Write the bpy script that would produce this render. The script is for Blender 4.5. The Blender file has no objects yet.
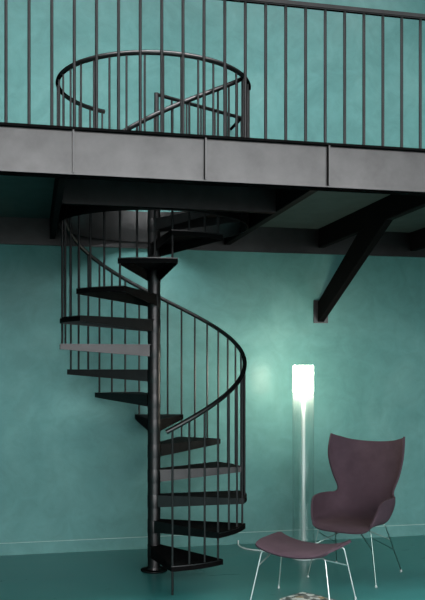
import bpy, bmesh, math, random
from mathutils import Vector, Matrix
random.seed(7)
PI = math.pi
S = bpy.context.scene
C = S.collection
def R(d): return math.radians(d)

# ------------------------------------------------------------------ camera
EYE = 1.56
YAW = 12.5
cam = bpy.data.cameras.new('camera')
camo = bpy.data.objects.new('camera', cam); C.objects.link(camo)
cam.sensor_fit = 'VERTICAL'; cam.sensor_height = 24.0; cam.sensor_width = 24.0
cam.lens = 819.0 / 600.0 * 24.0
cam.shift_y = 67.0 / 600.0
cam.clip_start = 0.05; cam.clip_end = 100
camo.location = (0, 0, EYE)
camo.rotation_euler = (R(90), 0, R(-YAW))
S.camera = camo

# ------------------------------------------------------------------ materials
def new_mat(name):
    m = bpy.data.materials.new(name); m.use_nodes = True
    nt = m.node_tree
    return m, nt, nt.nodes['Principled BSDF']
def setp(b, **k):
    for n, v in k.items():
        key = n.replace('_', ' ')
        if key in b.inputs: b.inputs[key].default_value = v
def noise(nt, scale, detail=4, rough=.55, vec=None, dist=0.0):
    n = nt.nodes.new('ShaderNodeTexNoise'); n.inputs['Scale'].default_value = scale
    n.inputs['Detail'].default_value = detail; n.inputs['Roughness'].default_value = rough
    n.inputs['Distortion'].default_value = dist
    if vec is not None: nt.links.new(vec, n.inputs['Vector'])
    return n
def ramp(nt, fac, stops):
    r = nt.nodes.new('ShaderNodeValToRGB')
    e = r.color_ramp.elements
    e[0].position, e[0].color = stops[0][0], (*stops[0][1], 1)
    e[1].position, e[1].color = stops[-1][0], (*stops[-1][1], 1)
    for p, c in stops[1:-1]:
        x = e.new(p); x.color = (*c, 1)
    nt.links.new(fac, r.inputs['Fac'])
    return r
def coords(nt, scale=(1, 1, 1)):
    t = nt.nodes.new('ShaderNodeTexCoord'); mp = nt.nodes.new('ShaderNodeMapping')
    mp.inputs['Scale'].default_value = scale
    nt.links.new(t.outputs['Object'], mp.inputs['Vector'])
    return mp.outputs['Vector']
def bump(nt, b, h, strength, dist=.01):
    n = nt.nodes.new('ShaderNodeBump'); n.inputs['Strength'].default_value = strength
    n.inputs['Distance'].default_value = dist
    nt.links.new(h, n.inputs['Height']); nt.links.new(n.outputs['Normal'], b.inputs['Normal'])

def mat_plaster():
    m, nt, b = new_mat('teal_plaster')
    v = coords(nt)
    n1 = noise(nt, 1.3, 6, .62, v, .6)
    r1 = ramp(nt, n1.outputs['Fac'], [(.30, (.075, .206, .201)), (.52, (.099, .247, .240)), (.74, (.131, .292, .282))])
    n2 = noise(nt, 5.0, 5, .7, v, 1.2)
    r2 = ramp(nt, n2.outputs['Fac'], [(.35, (.90, .90, .90)), (.65, (1.05, 1.05, 1.05))])
    mx = nt.nodes.new('ShaderNodeMixRGB'); mx.blend_type = 'MULTIPLY'; mx.inputs[0].default_value = 1
    nt.links.new(r1.outputs[0], mx.inputs[1]); nt.links.new(r2.outputs[0], mx.inputs[2])
    nt.links.new(mx.outputs[0], b.inputs['Base Color'])
    n3 = noise(nt, 130, 2, .5, v)
    bump(nt, b, n3.outputs['Fac'], .22, .004)
    setp(b, Roughness=.62, Coat_Weight=.09, Coat_Roughness=.17)
    if 'Specular IOR Level' in b.inputs: b.inputs['Specular IOR Level'].default_value = .25
    return m
def mat_floor():
    m, nt, b = new_mat('teal_floor')
    v = coords(nt, (.55, 3.2, 1))
    n1 = noise(nt, 2.2, 6, .65, v, .4)
    r1 = ramp(nt, n1.outputs['Fac'], [(.3, (.024, .142, .138)), (.7, (.036, .176, .171))])
    nt.links.new(r1.outputs[0], b.inputs['Base Color'])
    r2 = ramp(nt, n1.outputs['Fac'], [(.3, (.27, .27, .27)), (.7, (.33, .33, .33))])
    nt.links.new(r2.outputs[0], b.inputs['Roughness'])
    bump(nt, b, n1.outputs['Fac'], .02, .002)
    return m
def mat_paint(name, col, rough=.33, spec=.55, metal=0.0):
    m, nt, b = new_mat(name)
    v = coords(nt)
    n1 = noise(nt, 7, 4, .6, v)
    r1 = ramp(nt, n1.outputs['Fac'], [(.3, tuple(c * .86 for c in col)), (.7, tuple(c * 1.12 for c in col))])
    nt.links.new(r1.outputs[0], b.inputs['Base Color'])
    n2 = noise(nt, 260, 2, .5, v)
    bump(nt, b, n2.outputs['Fac'], .03, .001)
    setp(b, Roughness=rough, Metallic=metal)
    b.inputs['Specular IOR Level'].default_value = spec
    if metal: b.inputs['Specular Tint'].default_value = (.12, .12, .12, 1)
    return m
def mat_fabric():
    m, nt, b = new_mat('plum_fabric')
    v = coords(nt)
    n1 = noise(nt, 9, 5, .6, v)
    r1 = ramp(nt, n1.outputs['Fac'], [(.3, (.066, .041, .053)), (.7, (.084, .053, .068))])
    nt.links.new(r1.outputs[0], b.inputs['Base Color'])
    w = nt.nodes.new('ShaderNodeTexVoronoi'); w.inputs['Scale'].default_value = 420
    nt.links.new(v, w.inputs['Vector'])
    bump(nt, b, w.outputs['Distance'], .25, .0015)
    setp(b, Roughness=.9)
    b.inputs['Specular IOR Level'].default_value = .1
    return m
def mat_simple(name, col, rough=.4, metal=0.0, emit=None, strength=0):
    m, nt, b = new_mat(name)
    n1 = noise(nt, 30, 2, .5, coords(nt))
    r1 = ramp(nt, n1.outputs['Fac'], [(.3, tuple(c * .94 for c in col)), (.7, tuple(min(1, c * 1.04) for c in col))])
    nt.links.new(r1.outputs[0], b.inputs['Base Color'])
    setp(b, Roughness=rough, Metallic=metal)
    if emit:
        b.inputs['Emission Color'].default_value = (*emit, 1); b.inputs['Emission Strength'].default_value = strength
    return m
def mat_acrylic():
    m = bpy.data.materials.new('clear_acrylic'); m.use_nodes = True
    nt = m.node_tree; nt.nodes.clear()
    N_ = nt.nodes.new
    o = N_('ShaderNodeOutputMaterial')
    t = N_('ShaderNodeBsdfTransparent'); t.inputs['Color'].default_value = (.97, .99, .985, 1)
    g = N_('ShaderNodeBsdfGlossy'); g.inputs['Roughness'].default_value = .08
    d = N_('ShaderNodeBsdfTranslucent'); d.inputs['Color'].default_value = (.85, .95, .93, 1)
    f = N_('ShaderNodeLayerWeight'); f.inputs['Blend'].default_value = .5
    p = N_('ShaderNodeMath'); p.operation = 'POWER'; p.inputs[1].default_value = 4.0
    nt.links.new(f.outputs['Facing'], p.inputs[0])
    q = N_('ShaderNodeMath'); q.operation = 'MULTIPLY_ADD'; q.inputs[1].default_value = .8; q.inputs[2].default_value = .035
    nt.links.new(p.outputs[0], q.inputs[0])
    mx = N_('ShaderNodeMixShader'); mx.inputs[0].default_value = .03
    nt.links.new(t.outputs[0], mx.inputs[1]); nt.links.new(d.outputs[0], mx.inputs[2])
    m2 = N_('ShaderNodeMixShader')
    nt.links.new(q.outputs[0], m2.inputs[0]); nt.links.new(mx.outputs[0], m2.inputs[1]); nt.links.new(g.outputs[0], m2.inputs[2])
    nt.links.new(m2.outputs[0], o.inputs['Surface'])
    return m
def mat_page(name, seed):
    m, nt, b = new_mat(name)
    v = coords(nt)
    mp = nt.nodes.new('ShaderNodeMapping'); mp.inputs['Location'].default_value = (seed, seed * .37, 0)
    nt.links.new(v, mp.inputs['Vector'])
    w = nt.nodes.new('ShaderNodeTexVoronoi'); w.distance = 'CHEBYCHEV'; w.inputs['Scale'].default_value = 27
    nt.links.new(mp.outputs[0], w.inputs['Vector'])
    s = nt.nodes.new('ShaderNodeSeparateColor'); nt.links.new(w.outputs['Color'], s.inputs[0])
    r = ramp(nt, s.outputs[0], [(.0, (.60, .61, .60)), (.20, (.78, .78, .76)), (.34, (.05, .05, .05)), (.52, (.20, .19, .18)), (.68, (.42, .28, .13)), (.76, (.80, .80, .78))])
    r.color_ramp.interpolation = 'CONSTANT'
    nt.links.new(r.outputs[0], b.inputs['Base Color'])
    setp(b, Roughness=.35)
    return m

M_WALL = mat_plaster()
M_FLOOR = mat_floor()
M_STEEL = mat_paint('black_painted_steel', (.062, .0595, .061), .40, .5, 1.0)
M_BEAM = mat_paint('dark_painted_beam_steel', (.078, .076, .077), .33, .5, 1.0)
M_MATTE = mat_paint('matte_black_paint', (.0040, .0038, .0040), .75, .02)
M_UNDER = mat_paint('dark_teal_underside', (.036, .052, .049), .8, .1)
M_CEIL = mat_simple('white_ceiling', (.55, .57, .56), .8)
M_SIDE = mat_simple('charcoal_plaster', (.035, .045, .045), .8)
M_FABRIC = mat_fabric()
M_CHROME = mat_simple('chrome_rod', (.80, .83, .82), .38, .85)
M_LEG = mat_simple('dull_metal_rod', (.22, .30, .28), .3, 1.0)
M_PAD = mat_simple('clear_foot_pad', (.42, .47, .46), .4)
M_LAMP = mat_simple('glowing_opal_diffuser', (.9, .88, .8), .4, 0, (1.0, .91, .73), 62)
M_ACRYL = mat_acrylic()
M_COIL = mat_simple('white_coiled_cable', (.88, .92, .91), .35)
M_CORD = mat_simple('pale_cord', (.70, .76, .75), .4)
M_LIT_EDGE = mat_simple('pale_lit_edge', (.30, .44, .42), .5)
M_WHITE = mat_simple('pale_lamp_base', (.50, .60, .58), .35)
M_ALU = mat_simple('added_window_paint', (.25, .25, .25), .5)
M_PAGE1 = mat_page('printed_page', 1.3)
M_PAGE2 = mat_page('printed_page_spread', 4.1)
M_PAPER = mat_simple('paper_edge', (.75, .73, .68), .7)

# ------------------------------------------------------------------ mesh helpers
def link(name, bm, mat, parent=None, smooth=False):
    bmesh.ops.recalc_face_normals(bm, faces=bm.faces)
    me = bpy.data.meshes.new(name); bm.to_mesh(me); bm.free()
    me.materials.append(mat)
    if smooth:
        for p in me.polygons: p.use_smooth = True
        me.set_sharp_from_angle(angle=R(38))
    o = bpy.data.objects.new(name, me); C.objects.link(o)
    if parent: o.parent = parent
    return o
def thing(name, label, cat, loc=(0, 0, 0), rotz=0, group=None):
    o = bpy.data.objects.new(name, None); C.objects.link(o)
    o.empty_display_size = .1
    o.location = loc; o.rotation_euler = (0, 0, rotz); o['label'] = label; o['category'] = cat
    if group: o['group'] = group
    return o
def struct(name, bm, mat, smooth=False):
    o = link(name, bm, mat, None, smooth); o['kind'] = 'structure'; return o
def box(bm, x0, x1, y0, y1, z0, z1):
    v = [bm.verts.new(p) for p in ((x0,y0,z0),(x1,y0,z0),(x1,y1,z0),(x0,y1,z0),(x0,y0,z1),(x1,y0,z1),(x1,y1,z1),(x0,y1,z1))]
    for f in ((3,2,1,0),(4,5,6,7),(0,1,5,4),(1,2,6,5),(2,3,7,6),(3,0,4,7)): bm.faces.new([v[i] for i in f])
def bevel(bm, w, seg=2):
    bmesh.ops.bevel(bm, geom=list(bm.edges), offset=w, segments=seg, affect='EDGES', clamp_overlap=True)
def B(*a, bev=0):
    bm = bmesh.new(); box(bm, *a)
    if bev: bevel(bm, bev)
    return bm
def tube(bm, pts, r, seg=8, cap=True):
    pts = [Vector(p) for p in pts]; n = len(pts)
    rad = r if isinstance(r, (list, tuple)) else [r] * n
    T = [(pts[min(i+1, n-1)] - pts[max(i-1, 0)]).normalized() for i in range(n)]
    up = Vector((0, 0, 1)) if abs(T[0].z) < .9 else Vector((1, 0, 0))
    u = T[0].cross(up).normalized(); rings = []
    for i in range(n):
        u = (u - T[i] * u.dot(T[i])).normalized(); w = T[i].cross(u)
        rings.append([bm.verts.new(pts[i] + (u * math.cos(2*PI*k/seg) + w * math.sin(2*PI*k/seg)) * rad[i]) for k in range(seg)])
    for i in range(n - 1):
        for k in range(seg):
            bm.faces.new((rings[i][k], rings[i][(k+1) % seg], rings[i+1][(k+1) % seg], rings[i+1][k]))
    if cap: bm.faces.new(rings[0][::-1]); bm.faces.new(rings[-1])
def TB(pts, r, seg=8):
    bm = bmesh.new(); tube(bm, pts, r, seg); return bm
def fillet(pts, rad, n=5):
    """polyline with its inner corners rounded"""
    pts = [Vector(p) for p in pts]; out = [pts[0]]
    for a, b, c in zip(pts, pts[1:], pts[2:]):
        d1, d2 = (a - b), (c - b); t = min(rad, d1.length * .45, d2.length * .45)
        p, q = b + d1.normalized() * t, b + d2.normalized() * t
        for i in range(n + 1):
            s = i / n; out.append(p * (1-s)**2 + b * 2*s*(1-s) + q * s*s)
    out.append(pts[-1]); return out
def lathe(bm, prof, seg=32, center=(0, 0)):
    rings = []
    for r, z in prof:
        if r < 1e-6: rings.append([bm.verts.new((center[0], center[1], z))])
        else: rings.append([bm.verts.new((center[0] + r*math.cos(2*PI*k/seg), center[1] + r*math.sin(2*PI*k/seg), z)) for k in range(seg)])
    for a, b in zip(rings, rings[1:]):
        for k in range(seg):
            f = [a[k % len(a)], a[(k+1) % len(a)], b[(k+1) % len(b)], b[k % len(b)]]
            f = list(dict.fromkeys(f))
            if len(f) > 2: bm.faces.new(f)
def LT(prof, seg=32, center=(0, 0)):
    bm = bmesh.new(); lathe(bm, prof, seg, center); return bm
def prism(bm, poly, z0, z1):
    a = [bm.verts.new((x, y, z0)) for x, y in poly]; b = [bm.verts.new((x, y, z1)) for x, y in poly]
    n = len(poly); bm.faces.new(a[::-1]); bm.faces.new(b)
    for i in range(n): bm.faces.new((a[i], a[(i+1) % n], b[(i+1) % n], b[i]))
def copy_part(o, parent, loc):
    c = o.copy(); C.objects.link(c); c.parent = parent; c.location = loc; return c

# ------------------------------------------------------------------ the room
XL, XR, YF, YB, ZC = -3.6, 8.0, -4.2, 7.0, 6.2
struct('floor', B(XL - .2, XR + .2, YF - .2, YB + .2, -.12, 0), M_FLOOR)
struct('wall_back', B(XL - .2, XR + .2, YB, YB + .2, 0, ZC), M_WALL)
struct('wall_left', B(XL - .2, XL, YF, YB, 0, ZC), M_SIDE)
struct('wall_right', B(XR, XR + .2, YF, YB, 0, ZC), M_SIDE)
WX0, WX1, WZ0, WZ1 = -2.8, 7.4, .35, 5.7
bm = bmesh.new()                                   # the wall behind the viewer; its wide opening is added for frontal light
box(bm, XL - .2, WX0, YF - .2, YF, 0, ZC); box(bm, WX1, XR + .2, YF - .2, YF, 0, ZC)
box(bm, WX0, WX1, YF - .2, YF, 0, WZ0); box(bm, WX0, WX1, YF - .2, YF, WZ1, ZC)
struct('wall_front', bm, M_WALL)
bm = bmesh.new()
for k in range(7):
    x = WX0 + (WX1 - WX0) * k / 6; box(bm, x - .03, x + .03, YF - .14, YF - .06, WZ0, WZ1)
for z in (WZ0, 2.9, WZ1): box(bm, WX0, WX1, YF - .13, YF - .07, z - .03, z + .03)
struct('added_window_1', bm, M_ALU)  # unseen window frame, added with the opening that lights the steel from the front
SX0, SX1, SY0, SY1 = -3.0, 4.7, 3.1, 4.75            # unseen skylight opening, added to light the upper wall from above
bm = bmesh.new()
box(bm, XL - .2, SX0, YF - .2, YB + .2, ZC, ZC + .15); box(bm, SX1, XR + .2, YF - .2, YB + .2, ZC, ZC + .15)
box(bm, SX0, SX1, YF - .2, SY0, ZC, ZC + .15); box(bm, SX0, SX1, SY1, YB + .2, ZC, ZC + .15)
struct('ceiling', bm, M_CEIL)
bm = bmesh.new(); box(bm, XL, XR, YB - .011, YB, 0, .0985)
struct('baseboard_back', bm, M_WALL)
struct('lit_edge_1', B(XL, XR, YB - .012, YB, .0985, .1025), M_LIT_EDGE)  # pale colour paints the light caught along the baseboard's top edge

# ------------------------------------------------------------------ mezzanine
SC = Vector((.9215, 6.227, 0))                       # axis of the spiral stair
DECK, UNDER, BBOT = 2.88, 2.80, 2.63
YFA = 4.61
mez = thing('mezzanine', 'dark steel mezzanine spanning the teal wall above the spiral staircase and the plum chair', 'mezzanine', (0, 0, 0))
MX0, MX1 = -2.5, 6.0
RIM_I, RIM_O = .716, .724
SQ = (SC.x - .76, SC.x + .76, SC.y - .76, YB - .004)
# deck slab around the round stair well
bm = bmesh.new()
for r in ((MX0, SQ[0], YFA + .03, YB - .002), (SQ[1], MX1, YFA + .03, YB - .002), (SQ[0], SQ[1], YFA + .03, SQ[2])): box(bm, *r, UNDER, DECK)
def sq_pt(a):
    c, s = math.cos(a), math.sin(a); t = 9
    if c > 1e-9: t = min(t, (SQ[1] - SC.x) / c)
    if c < -1e-9: t = min(t, (SQ[0] - SC.x) / c)
    if s > 1e-9: t = min(t, (SQ[3] - SC.y) / s)
    if s < -1e-9: t = min(t, (SQ[2] - SC.y) / s)
    return SC.x + c * t, SC.y + s * t
N = 96
angs = sorted([2*PI*k/N for k in range(N)] + [math.atan2(y - SC.y, x - SC.x) % (2*PI) for x in SQ[:2] for y in SQ[2:]])
for i in range(len(angs)):
    a, b = angs[i], angs[(i+1) % len(angs)]
    p, q = sq_pt(a), sq_pt(b)
    ci = [(SC.x + RIM_O*math.cos(t), SC.y + RIM_O*math.sin(t)) for t in (a, b)]
    poly = [ci[0], p, q, ci[1]]
    if math.dist(p, q) > 1e-6: prism(bm, poly, UNDER, DECK)
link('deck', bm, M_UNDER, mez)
bm = bmesh.new()
lathe(bm, [(RIM_I, BBOT - .005), (RIM_O, BBOT - .005), (RIM_O, DECK + .004), (RIM_I, DECK + .004), (RIM_I, BBOT - .005)], 96, SC)
link('stairwell_rim', bm, M_BEAM, mez, True)
# fascia channel: web, two thin flanges, stiffener plates
bm = bmesh.new()
box(bm, MX0, MX1, YFA, YFA + .014, 2.634, 2.8735)
box(bm, MX0, MX1, YFA - .018, YFA + .09, 2.626, 2.634)
fas = link('fascia_beam', bm, M_BEAM, mez)
link('top_flange', B(MX0, MX1, YFA - .027, YFA + .09, 2.8735, 2.888), M_MATTE, fas)
for k in range(-3, 8):
    x = .230 + .7485 * k
    link('stiffener_plate', B(x - .005, x + .005, YFA - .024, YFA, 2.634, 2.8735), M_BEAM, fas)
# ledger on the back wall
bm = bmesh.new()
box(bm, MX0, MX1, YB - .020, YB - .002, 2.585, UNDER); box(bm, MX0, MX1, YB - .026, YB - .002, 2.577, 2.585)
link('ledger_beam', bm, M_BEAM, mez)
XB = (-.75, .175, 1.679, 2.548, 3.44, 4.35)
for x in XB:
    bm = bmesh.new()
    hw = .0215 if abs(x - .175) < .01 else .028
    box(bm, x - hw, x + hw, YFA + .02, YB - .026, BBOT, UNDER)
    bevel(bm, .004, 1)
    link('cross_beam', bm, M_MATTE, mez)
bm = B(XB[1] + .025, XB[2] - .03, 5.42, 5.47, BBOT - .004, UNDER)
link('trimmer_beam', bm, M_BEAM, mez)

# diagonal brace with its wall plate
br = thing('diagonal_brace', 'black diagonal steel brace from a plate on the teal wall up to the mezzanine beam', 'brace', (XB[3], YB, 0))
bm = bmesh.new()
poly = [(-.016, 1.965), (-.016, 2.145), (-.96, BBOT), (-1.46, BBOT)]
a = [bm.verts.new((-.029, y, z)) for y, z in poly]; b = [bm.verts.new((.029, y, z)) for y, z in poly]
bm.faces.new(a); bm.faces.new(b[::-1])
for i in range(4): bm.faces.new((a[i], b[i], b[(i+1) % 4], a[(i+1) % 4]))
bevel(bm, .003, 1)
link('strut', bm, M_MATTE, br)
bm = B(-.068, .068, -.016, 0, 1.955, 2.16, bev=.003)
link('wall_plate', bm, M_BEAM, br)

# ------------------------------------------------------------------ balcony railing along the fascia
bal = thing('balcony_railing', 'long straight black railing standing on the front edge of the mezzanine', 'railing', (0, YFA + .02, DECK + .008))
def baluster_bm(h, r=.0085): return TB([(0, 0, 0), (0, 0, h)], r, 10)
RTOP = 3.708
src = link('baluster', baluster_bm(RTOP - .01 - DECK - .008, .0092), M_STEEL, bal, True)
x0 = -.1335 - .1233 * 4
src.location = (x0, 0, 0)
for k in range(1, 32): copy_part(src, bal, (x0 + .1233 * k, 0, 0))
bm = bmesh.new(); box(bm, x0 - .1, x0 + .1233 * 31 + .1, -.017, .017, RTOP - DECK - .008 - .016, RTOP - DECK - .008 + .016); bevel(bm, .006, 2)
link('top_rail', bm, M_STEEL, bal, True)

# ------------------------------------------------------------------ spiral staircase (local origin on its axis; angles measured from world +X)
st = thing('spiral_staircase', 'black spiral staircase winding round a central pole from the teal floor to the mezzanine', 'staircase', SC)
OFF = -8.5
RISE = .1915
RT = .712
bm = LT([(0, .012), (.0485, .012), (.0485, DECK + .02), (.03, DECK + .03), (0, DECK + .03)], 28)
link('center_pole', bm, M_STEEL, st, True)
bm = LT([(0, 0), (.100, 0), (.103, .004), (.103, .011), (.099, .014), (.055, .014), (.05, .03), (.0465, .03)], 36)
link('base_plate', bm, M_STEEL, st, True)
def tread_bm():
    """wedge tray: thin plate, tapering side flanges, outer lip; centre line on +X, top at z=0"""
    bm = bmesh.new(); h = R(16.8); w = .046; t = .006
    arc = [(RT*math.cos(-h + 2*h*k/8), RT*math.sin(-h + 2*h*k/8)) for k in range(9)]
    inner = [(.02, w), (.02, -w)]
    prism(bm, inner + arc, -t, 0)
    def flange(p, q, d0, d1, th):
        p, q = Vector((*p, 0)), Vector((*q, 0)); d = (q - p).normalized(); n = Vector((-d.y, d.x, 0)) * th
        if n.dot((p + q) / 2 - Vector((.4, 0, 0))) > 0: n = -n
        vs = []
        for base, dep in ((p, d0), (q, d1)):
            for off in (Vector(), n):
                for z in (-t * .5, -dep): vs.append(bm.verts.new(base + off + Vector((0, 0, z))))
        for f in ((0,1,3,2),(4,6,7,5),(0,4,5,1),(2,3,7,6),(0,2,6,4),(1,5,7,3)): bm.faces.new([vs[i] for i in f])
    flange((.03, w), arc[-1], .092, .040, .006)
    flange((.03, -w), arc[0], .092, .040, .006)
    return bm
def edge_bm():
    bm = bmesh.new(); h = R(16.8)
    arc = [(RT*math.cos(-h + 2*h*k/8), RT*math.sin(-h + 2*h*k/8)) for k in range(9)]
    inn = [((RT-.006)*math.cos(-h + 2*h*k/8), (RT-.006)*math.sin(-h + 2*h*k/8)) for k in range(9)]
    prism(bm, arc + inn[::-1], -.038, -.0062)
    return bm
tr = link('tread', tread_bm(), M_STEEL, st)
co = link('hub_collar', LT([(.0487, -.100), (.0500, -.100), (.0506, -.098), (.0506, -.001), (.0500, .001), (.0487, .001)], 28), M_STEEL, tr, True)
ed = link('edge_strip', edge_bm(), M_MATTE, tr)
for n in range(1, 15):
    z = .2005 + RISE * (n - 1); ang = R(-63.5 + 30 * (n - 1) + OFF)
    if n == 1: o = tr
    else:
        o = tr.copy(); C.objects.link(o); o.parent = st
        for src_ in (co, ed):
            c = src_.copy(); C.objects.link(c); c.parent = o
    o.location = (0, 0, z); o.rotation_euler = (0, 0, ang)
# quarter landing between the pole and the deck
bm = bmesh.new(); a0, a1 = R(-27), R(28)
arc = [(.714*math.cos(a0 + (a1-a0)*k/12), .714*math.sin(a0 + (a1-a0)*k/12)) for k in range(13)]
prism(bm, [(.02, .04), (.02, -.04)] + arc, DECK - .012, DECK)
def strip(p, q, z0, z1, th=.008):
    p, q = Vector((*p, 0)), Vector((*q, 0)); d = (q - p).normalized(); n = Vector((-d.y, d.x, 0)) * th
    vs = [bm.verts.new(b_ + o_ + Vector((0, 0, z))) for b_ in (p, q) for o_ in (Vector(), n) for z in (z0, z1)]
    for f in ((0,1,3,2),(4,6,7,5),(0,4,5,1),(2,3,7,6),(0,2,6,4),(1,5,7,3)): bm.faces.new([vs[i] for i in f])
strip((.03, .04), arc[-1], DECK - .09, DECK - .006, -.008); strip((.03, -.04), arc[0], DECK - .09, DECK - .006, .008)
link('landing', bm, M_STEEL, st)
# helical handrail
A0, A1 = -83.0, 341.0
def rail_z(a): return 1.115 + (a - A0) / 30 * .1837
pts = []
n = 170
for i in range(n + 1):
    a = A0 + (A1 - A0) * i / n; t = R(a + OFF)
    pts.append((.695*math.cos(t), .695*math.sin(t), rail_z(a)))
bm = bmesh.new(); tube(bm, pts, .0165, 12)
link('handrail', bm, M_STEEL, st, True)
for k in range(0, 43):
    a = -79.5 + 10 * k; t = R(a + OFF)
    if a > A1: break
    n_up = int((k // 3)) + 1                         # tread that starts at or before this baluster
    n_low = n_up - 1 if k % 3 == 0 else n_up         # every third one also ties the tread below
    zb = .014 if k == 0 else .2005 + RISE * (n_low - 1) - .03
    if k == 0: zb = 0
    if n_up > 14 and k % 3: zb = DECK
    b_ = link('baluster', TB([(.695*math.cos(t), .695*math.sin(t), zb), (.695*math.cos(t), .695*math.sin(t), rail_z(a) - .008)], .0078, 8), M_STEEL, st, True)

# ------------------------------------------------------------------ ring guard round the well
rg = thing('stairwell_guardrail', 'curved black guardrail ringing the stairwell opening on top of the mezzanine', 'railing', (SC.x, SC.y, DECK + .004))
G0, G1 = 125, 356; RR = .726; GZ = 3.693 - DECK - .004
pts = [(RR*math.cos(R(G0 + (G1-G0)*i/80 + OFF)), RR*math.sin(R(G0 + (G1-G0)*i/80 + OFF)), GZ) for i in range(81)]
link('handrail', TB(pts, .0175, 12), M_STEEL, rg, True)
src = link('baluster', baluster_bm(GZ - .008, .0078), M_STEEL, rg, True)
for k in range(24):
    a = R(G0 + 1.5 + 9.9 * k + OFF); loc = (RR*math.cos(a), RR*math.sin(a), 0)
    if k == 0: src.location = loc
    else: copy_part(src, rg, loc)
# short guard from the pole across the landing to the wall
lg = thing('landing_guardrail', 'short angled black guardrail on the landing, between the pole and the back wall', 'railing', (SC.x, SC.y, DECK))
P0 = Vector((.016, -.02, .765)); P1 = Vector((1.725 - SC.x, 6.66 - SC.y, .77)); P2 = Vector((1.715 - SC.x, YB - .02 - SC.y, .77))
link('handrail', TB(fillet([P0, P1, P2], .02), .014, 10), M_STEEL, lg, True)
link('newel_post', TB([(P0.x, P0.y, .03), (P0.x, P0.y, .775)], .018, 12), M_STEEL, lg, True)
for k in range(1, 7):
    p = P0.lerp(P1, k / 6)
    link('baluster', TB([(p.x, p.y, 0), (p.x, p.y, .765)], .0078, 8), M_STEEL, lg, True)

# ------------------------------------------------------------------ floor lamp
LX, LY = 2.175, 6.38
lamp = thing('floor_lamp', 'tall clear tube floor lamp with a glowing white top and coiled cable inside', 'lamp', (LX, LY, 0))
link('base', LT([(0, 0), (.105, 0), (.108, .004), (.108, .016), (.104, .02), (0, .02)], 40), M_WHITE, lamp, True)
TOPZ = 1.575; TR_ = .089
bm = LT([(TR_ - .004, .02), (TR_, .02), (TR_, TOPZ), (TR_ - .004, TOPZ), (TR_ - .004, .02)], 48)
link('clear_tube', bm, M_ACRYL, lamp, True)
dz = TOPZ - .265
prof = [(0, dz)] + [(.082*math.sin(R(a)), dz + .055*(1 - math.cos(R(a)))) for a in range(12, 91, 13)] + [(.082, dz + .06), (.082, TOPZ - .006), (.078, TOPZ - .003), (0, TOPZ - .003)]
link('diffuser', LT(prof, 40), M_LAMP, lamp, True)
link('inner_rod', TB([(0, 0, .02), (0, 0, dz + .002)], .008, 10), M_COIL, lamp, True)
pts = []; turns = 62
for i in range(turns * 10 + 1):
    a = 2*PI*i/10; pts.append((.0165*math.cos(a), .0165*math.sin(a), .03 + (dz - .04) * i / (turns*10)))
link('coiled_cable', TB(pts, .0030, 6), M_COIL, lamp, True)
cp = [(1.778, 6.972, .035), (1.768, 6.93, .012), (1.768, 6.87, .006), (1.785, 6.80, .006), (1.83, 6.735, .006), (1.88, 6.69, .006), (1.98, 6.60, .006), (2.05, 6.50, .006), (2.09, 6.43, .008)]
def smooth_path(cp, n=8):
    cp = [Vector(p) for p in cp]; out = []
    for i in range(len(cp) - 1):
        p0, p1, p2, p3 = cp[max(i-1, 0)], cp[i], cp[i+1], cp[min(i+2, len(cp)-1)]
        for j in range(n):
            t = j / n
            out.append(.5 * ((2*p1) + (-p0+p2)*t + (2*p0-5*p1+4*p2-p3)*t*t + (-p0+3*p1-3*p2+p3)*t**3))
    out.append(cp[-1]); return out
pts = [Vector((p.x - LX, p.y - LY, max(p.z, .0055))) for p in smooth_path(cp)]
o = link('power_cord', TB(pts, .0055, 8), M_CORD, lamp, True); o['label'] = 'pale cord running to the wall'

# ------------------------------------------------------------------ shells
def catmull(P, t):
    n = len(P) - 1; i = min(int(t * n), n - 1); f = t * n - i
    p0, p1, p2, p3 = P[max(i-1, 0)], P[i], P[i+1], P[min(i+2, n)]
    if i == 0: p0 = p1 * 2 - p2
    if i == n - 1: p3 = p2 * 2 - p1
    return .5 * ((2*p1) + (p2-p0)*f + (2*p0-5*p1+4*p2-p3)*f*f + (3*p1-p0-3*p2+p3)*f**3)
def shell_bm(rows, nu, nv, th):
    """skin through half-rows (centre to edge), mirrored in x, thickened"""
    full = []
    for r in rows:
        half = [Vector(p) for p in r]
        full.append([Vector((-p.x, p.y, p.z)) for p in half[:0:-1]] + half)
    grid = []
    for i in range(nu + 1):
        cols = [catmull([row[k] for row in full], i / nu) for k in range(len(full[0]))]
        grid.append([catmull(cols, j / nv) for j in range(nv + 1)])
    bm = bmesh.new()
    nrm = [[None]*(nv+1) for _ in range(nu+1)]
    for i in range(nu+1):
        for j in range(nv+1):
            du = grid[min(i+1, nu)][j] - grid[max(i-1, 0)][j]; dv = grid[i][min(j+1, nv)] - grid[i][max(j-1, 0)]
            nrm[i][j] = dv.cross(du).normalized()
    A = [[bm.verts.new(grid[i][j] + nrm[i][j]*th*.5) for j in range(nv+1)] for i in range(nu+1)]
    D = [[bm.verts.new(grid[i][j] - nrm[i][j]*th*.5) for j in range(nv+1)] for i in range(nu+1)]
    for i in range(nu):
        for j in range(nv):
            bm.faces.new((A[i][j], A[i][j+1], A[i+1][j+1], A[i+1][j])); bm.faces.new((D[i][j], D[i+1][j], D[i+1][j+1], D[i][j+1]))
    for i in range(nu):
        for j in (0, nv): bm.faces.new((A[i][j], A[i+1][j], D[i+1][j], D[i][j]))
    for j in range(nv):
        for i in (0, nu): bm.faces.new((A[i][j], A[i][j+1], D[i][j+1], D[i][j]))
    return bm

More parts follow.
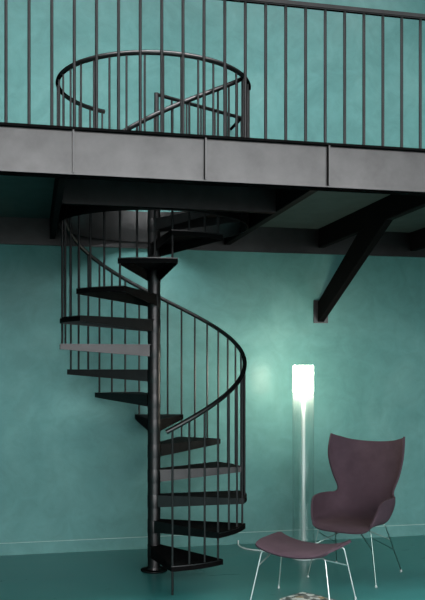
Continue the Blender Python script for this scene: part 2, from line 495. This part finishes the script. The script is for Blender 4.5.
# ------------------------------------------------------------------ wing armchair
ch = thing('wing_armchair', 'plum high-backed wing armchair on thin metal legs by the teal wall', 'armchair', (2.384, 5.792, 0), R(-44.4))
rows = [
 [(0,-.315,.370),(.08,-.315,.370),(.14,-.307,.373),(.185,-.296,.380),(.207,-.287,.389),(.218,-.278,.402)],
 [(0,-.25,.402),(.10,-.25,.402),(.18,-.242,.406),(.228,-.234,.420),(.246,-.236,.460),(.250,-.232,.505)],
 [(0,-.13,.402),(.10,-.13,.402),(.19,-.13,.406),(.248,-.135,.432),(.264,-.155,.505),(.268,-.165,.578)],
 [(0,.02,.388),(.10,.02,.388),(.19,.015,.396),(.25,.0,.430),(.269,-.04,.515),(.275,-.065,.592)],
 [(0,.14,.388),(.10,.14,.392),(.18,.13,.408),(.24,.10,.450),(.270,.06,.520),(.279,.03,.590)],
 [(0,.22,.430),(.10,.22,.432),(.18,.205,.450),(.23,.18,.490),(.256,.145,.540),(.266,.115,.586)],
 [(0,.255,.500),(.10,.25,.502),(.17,.24,.520),(.21,.22,.545),(.228,.20,.562),(.236,.18,.584)],
 [(0,.28,.600),(.09,.277,.600),(.16,.265,.605),(.20,.25,.612),(.218,.228,.616),(.228,.206,.622)],
 [(0,.31,.730),(.10,.305,.730),(.18,.29,.730),(.232,.265,.730),(.260,.232,.730),(.271,.200,.730)],
 [(0,.335,.850),(.10,.33,.850),(.19,.31,.852),(.25,.28,.855),(.286,.240,.858),(.303,.195,.860)],
 [(0,.352,.930),(.10,.347,.932),(.19,.327,.940),(.25,.297,.955),(.288,.260,.962),(.306,.218,.968)],
 [(0,.360,.975),(.10,.355,.978),(.19,.335,.990),(.245,.310,1.006),(.280,.280,1.018),(.300,.240,1.032)],
]
link('shell', shell_bm(rows, 66, 44, .014), M_FABRIC, ch, True)
rl = .0044
for sx in (-1, 1):
    for sy in (-1, 1):
        top = Vector((.20*sx, -.20 if sy < 0 else .09, .385 if sy < 0 else .383)); foot = Vector((.265*sx, .265*sy, .012))
        pts = fillet([Vector((.10*sx, top.y*.9, .380)), top, foot], .03)
        lg_ = link('leg', TB(pts, rl, 10), M_LEG, ch, True)
        f = link('foot_pad', LT([(0, 0), (.010, 0), (.0105, .003), (.008, .007), (.0045, .014), (0, .014)], 16), M_PAD, lg_, True)
        f.location = (foot.x, foot.y, 0)
def on(a, b, t): return Vector(a).lerp(Vector(b), t)
for sx in (-1, 1):
    fl = ((.20*sx, -.20, .385), (.265*sx, -.265, .012)); bl = ((.20*sx, .09, .383), (.265*sx, .265, .012))
    link('side_brace', TB([on(*fl, .14), on(*bl, .55)], .0036, 8), M_LEG, ch, True)
    link('cross_brace', TB([on(*fl, .38), Vector((-.02*sx, .02, .379))], .0036, 8), M_LEG, ch, True)
    link('cross_brace', TB([on(*bl, .34), Vector((-.02*sx, -.04, .388))], .0036, 8), M_LEG, ch, True)

# ------------------------------------------------------------------ ottoman
ot = thing('ottoman', 'low plum curved footstool on silver rod legs in front of the wing armchair', 'footstool', (1.768, 5.187, 0), R(-43))
W_ = (0, .07, .14, .205, .25, .275)
def orow(y, lift, wid=1.0):
    zs = (.337, .339, .347, .361, .377, .390)
    return [(x*wid, y, z + lift) for x, z in zip(W_, zs)]
rows = [orow(-.200, -.006, .91), orow(-.182, .006, .95), orow(-.09, .011), orow(0, .012), orow(.09, .012), orow(.17, .011, .98), orow(.195, .008, .93)]
link('seat', shell_bm(rows, 30, 40, .016), M_FABRIC, ot, True)
for sx in (-1, 1):
    fr_top = Vector((.225*sx, -.165, .346)); bk_top = Vector((.225*sx, .155, .358))
    fr_ft = Vector((.285*sx, -.215, .012)); bk_ft = Vector((.285*sx, .215, .012))
    for top, ft in ((fr_top, fr_ft), (bk_top, bk_ft)):
        inner = Vector((.13*sx, top.y*.9, .332 if top.y < 0 else .338))
        l_ = link('leg', TB(fillet([inner, top, ft], .025), .0047, 10), M_CHROME, ot, True)
        f = link('foot_pad', LT([(0, 0), (.008, 0), (.0085, .003), (.007, .012), (.005, .022), (0, .022)], 16), M_PAD, l_, True)
        f.location = (ft.x, ft.y, 0)
    link('side_brace', TB([on(fr_top, fr_ft, .30), on(bk_top, bk_ft, .04)] if sx < 0 else [on(fr_top, fr_ft, .03), on(bk_top, bk_ft, .36)], .0046, 8), M_CHROME, ot, True)

# ------------------------------------------------------------------ open magazine on the floor
mg = thing('magazine', 'open colour magazine lying on the floor under the footstool', 'magazine', (1.835, 5.158, 0), R(-58))
def half_bm(s, top):
    bm = bmesh.new(); n = 10; L, Wd = .198, .12
    prof = []
    for i in range(n + 1):
        u = i / n; prof.append((s * L * u, .005 + .006 * math.sin(min(1, u * 1.25) * PI) ** .8 * (1 - u * .4)))
    if top:
        a = [bm.verts.new((x, -Wd, z + .0006)) for x, z in prof]; b = [bm.verts.new((x, Wd, z + .0006)) for x, z in prof]
        for i in range(n): bm.faces.new((a[i], a[i+1], b[i+1], b[i]))
        ext = bmesh.ops.extrude_face_region(bm, geom=bm.faces[:])
        bmesh.ops.translate(bm, vec=(0, 0, .0006), verts=[v for v in ext['geom'] if isinstance(v, bmesh.types.BMVert)])
    else:
        for y0, y1 in ((-Wd, Wd),):
            lo = [[bm.verts.new((x, y, .0015)) for x, z in prof] for y in (y0, y1)]
            hi = [[bm.verts.new((x, y, z)) for x, z in prof] for y in (y0, y1)]
            for i in range(n):
                bm.faces.new((lo[0][i], lo[0][i+1], lo[1][i+1], lo[1][i])); bm.faces.new((hi[0][i], hi[0][i+1], hi[1][i+1], hi[1][i]))
                for k in (0, 1): bm.faces.new((lo[k][i], lo[k][i+1], hi[k][i+1], hi[k][i]))
            for i in (0, n): bm.faces.new((lo[0][i], lo[1][i], hi[1][i], hi[0][i]))
    return bm
for s, m in ((-1, M_PAGE1), (1, M_PAGE2)):
    blk = link('page_block', half_bm(s, False), M_PAPER, mg, True)
    link('printed_page', half_bm(s, True), m, blk, True)
link('cover', B(-.202, .202, -.122, .122, 0, .0014), M_PAPER, mg)

# ------------------------------------------------------------------ daylight: an overcast sky through the added window and skylight openings
w = bpy.data.worlds.new('overcast_sky'); S.world = w; w.use_nodes = True
nt = w.node_tree; bg = nt.nodes['Background']
tc = nt.nodes.new('ShaderNodeTexCoord'); sp = nt.nodes.new('ShaderNodeSeparateXYZ')
nt.links.new(tc.outputs['Generated'], sp.inputs[0])
r = nt.nodes.new('ShaderNodeMapRange'); r.inputs['From Min'].default_value = -.05; r.inputs['From Max'].default_value = 1
r.inputs['To Min'].default_value = .42; r.inputs['To Max'].default_value = 9.4
nt.links.new(sp.outputs['Z'], r.inputs['Value'])
SKY = 2.6
ml = nt.nodes.new('ShaderNodeMath'); ml.operation = 'MULTIPLY'; ml.inputs[1].default_value = SKY
nt.links.new(r.outputs[0], ml.inputs[0]); nt.links.new(ml.outputs[0], bg.inputs['Strength'])
bg.inputs['Color'].default_value = (.97, 1.0, 1.0, 1)
def portal(name, loc, rot, sx, sy):
    l = bpy.data.lights.new(name, 'AREA'); l.shape = 'RECTANGLE'; l.size = sx; l.size_y = sy
    l.cycles.is_portal = True
    o = bpy.data.objects.new(name, l); C.objects.link(o); o.location = loc; o.rotation_euler = rot
portal('added_window_portal', ((WX0+WX1)/2, YF - .1, (WZ0+WZ1)/2), (R(90), 0, 0), WX1-WX0, WZ1-WZ0)
portal('added_skylight_portal', ((SX0+SX1)/2, (SY0+SY1)/2, ZC + .1), (0, 0, 0), SX1-SX0, SY1-SY0)

vs = S.view_settings
S.display_settings.display_device = 'sRGB'
vs.view_transform = 'Standard'; vs.look = 'None'; vs.gamma = 1; vs.exposure = 0; vs.use_curve_mapping = False
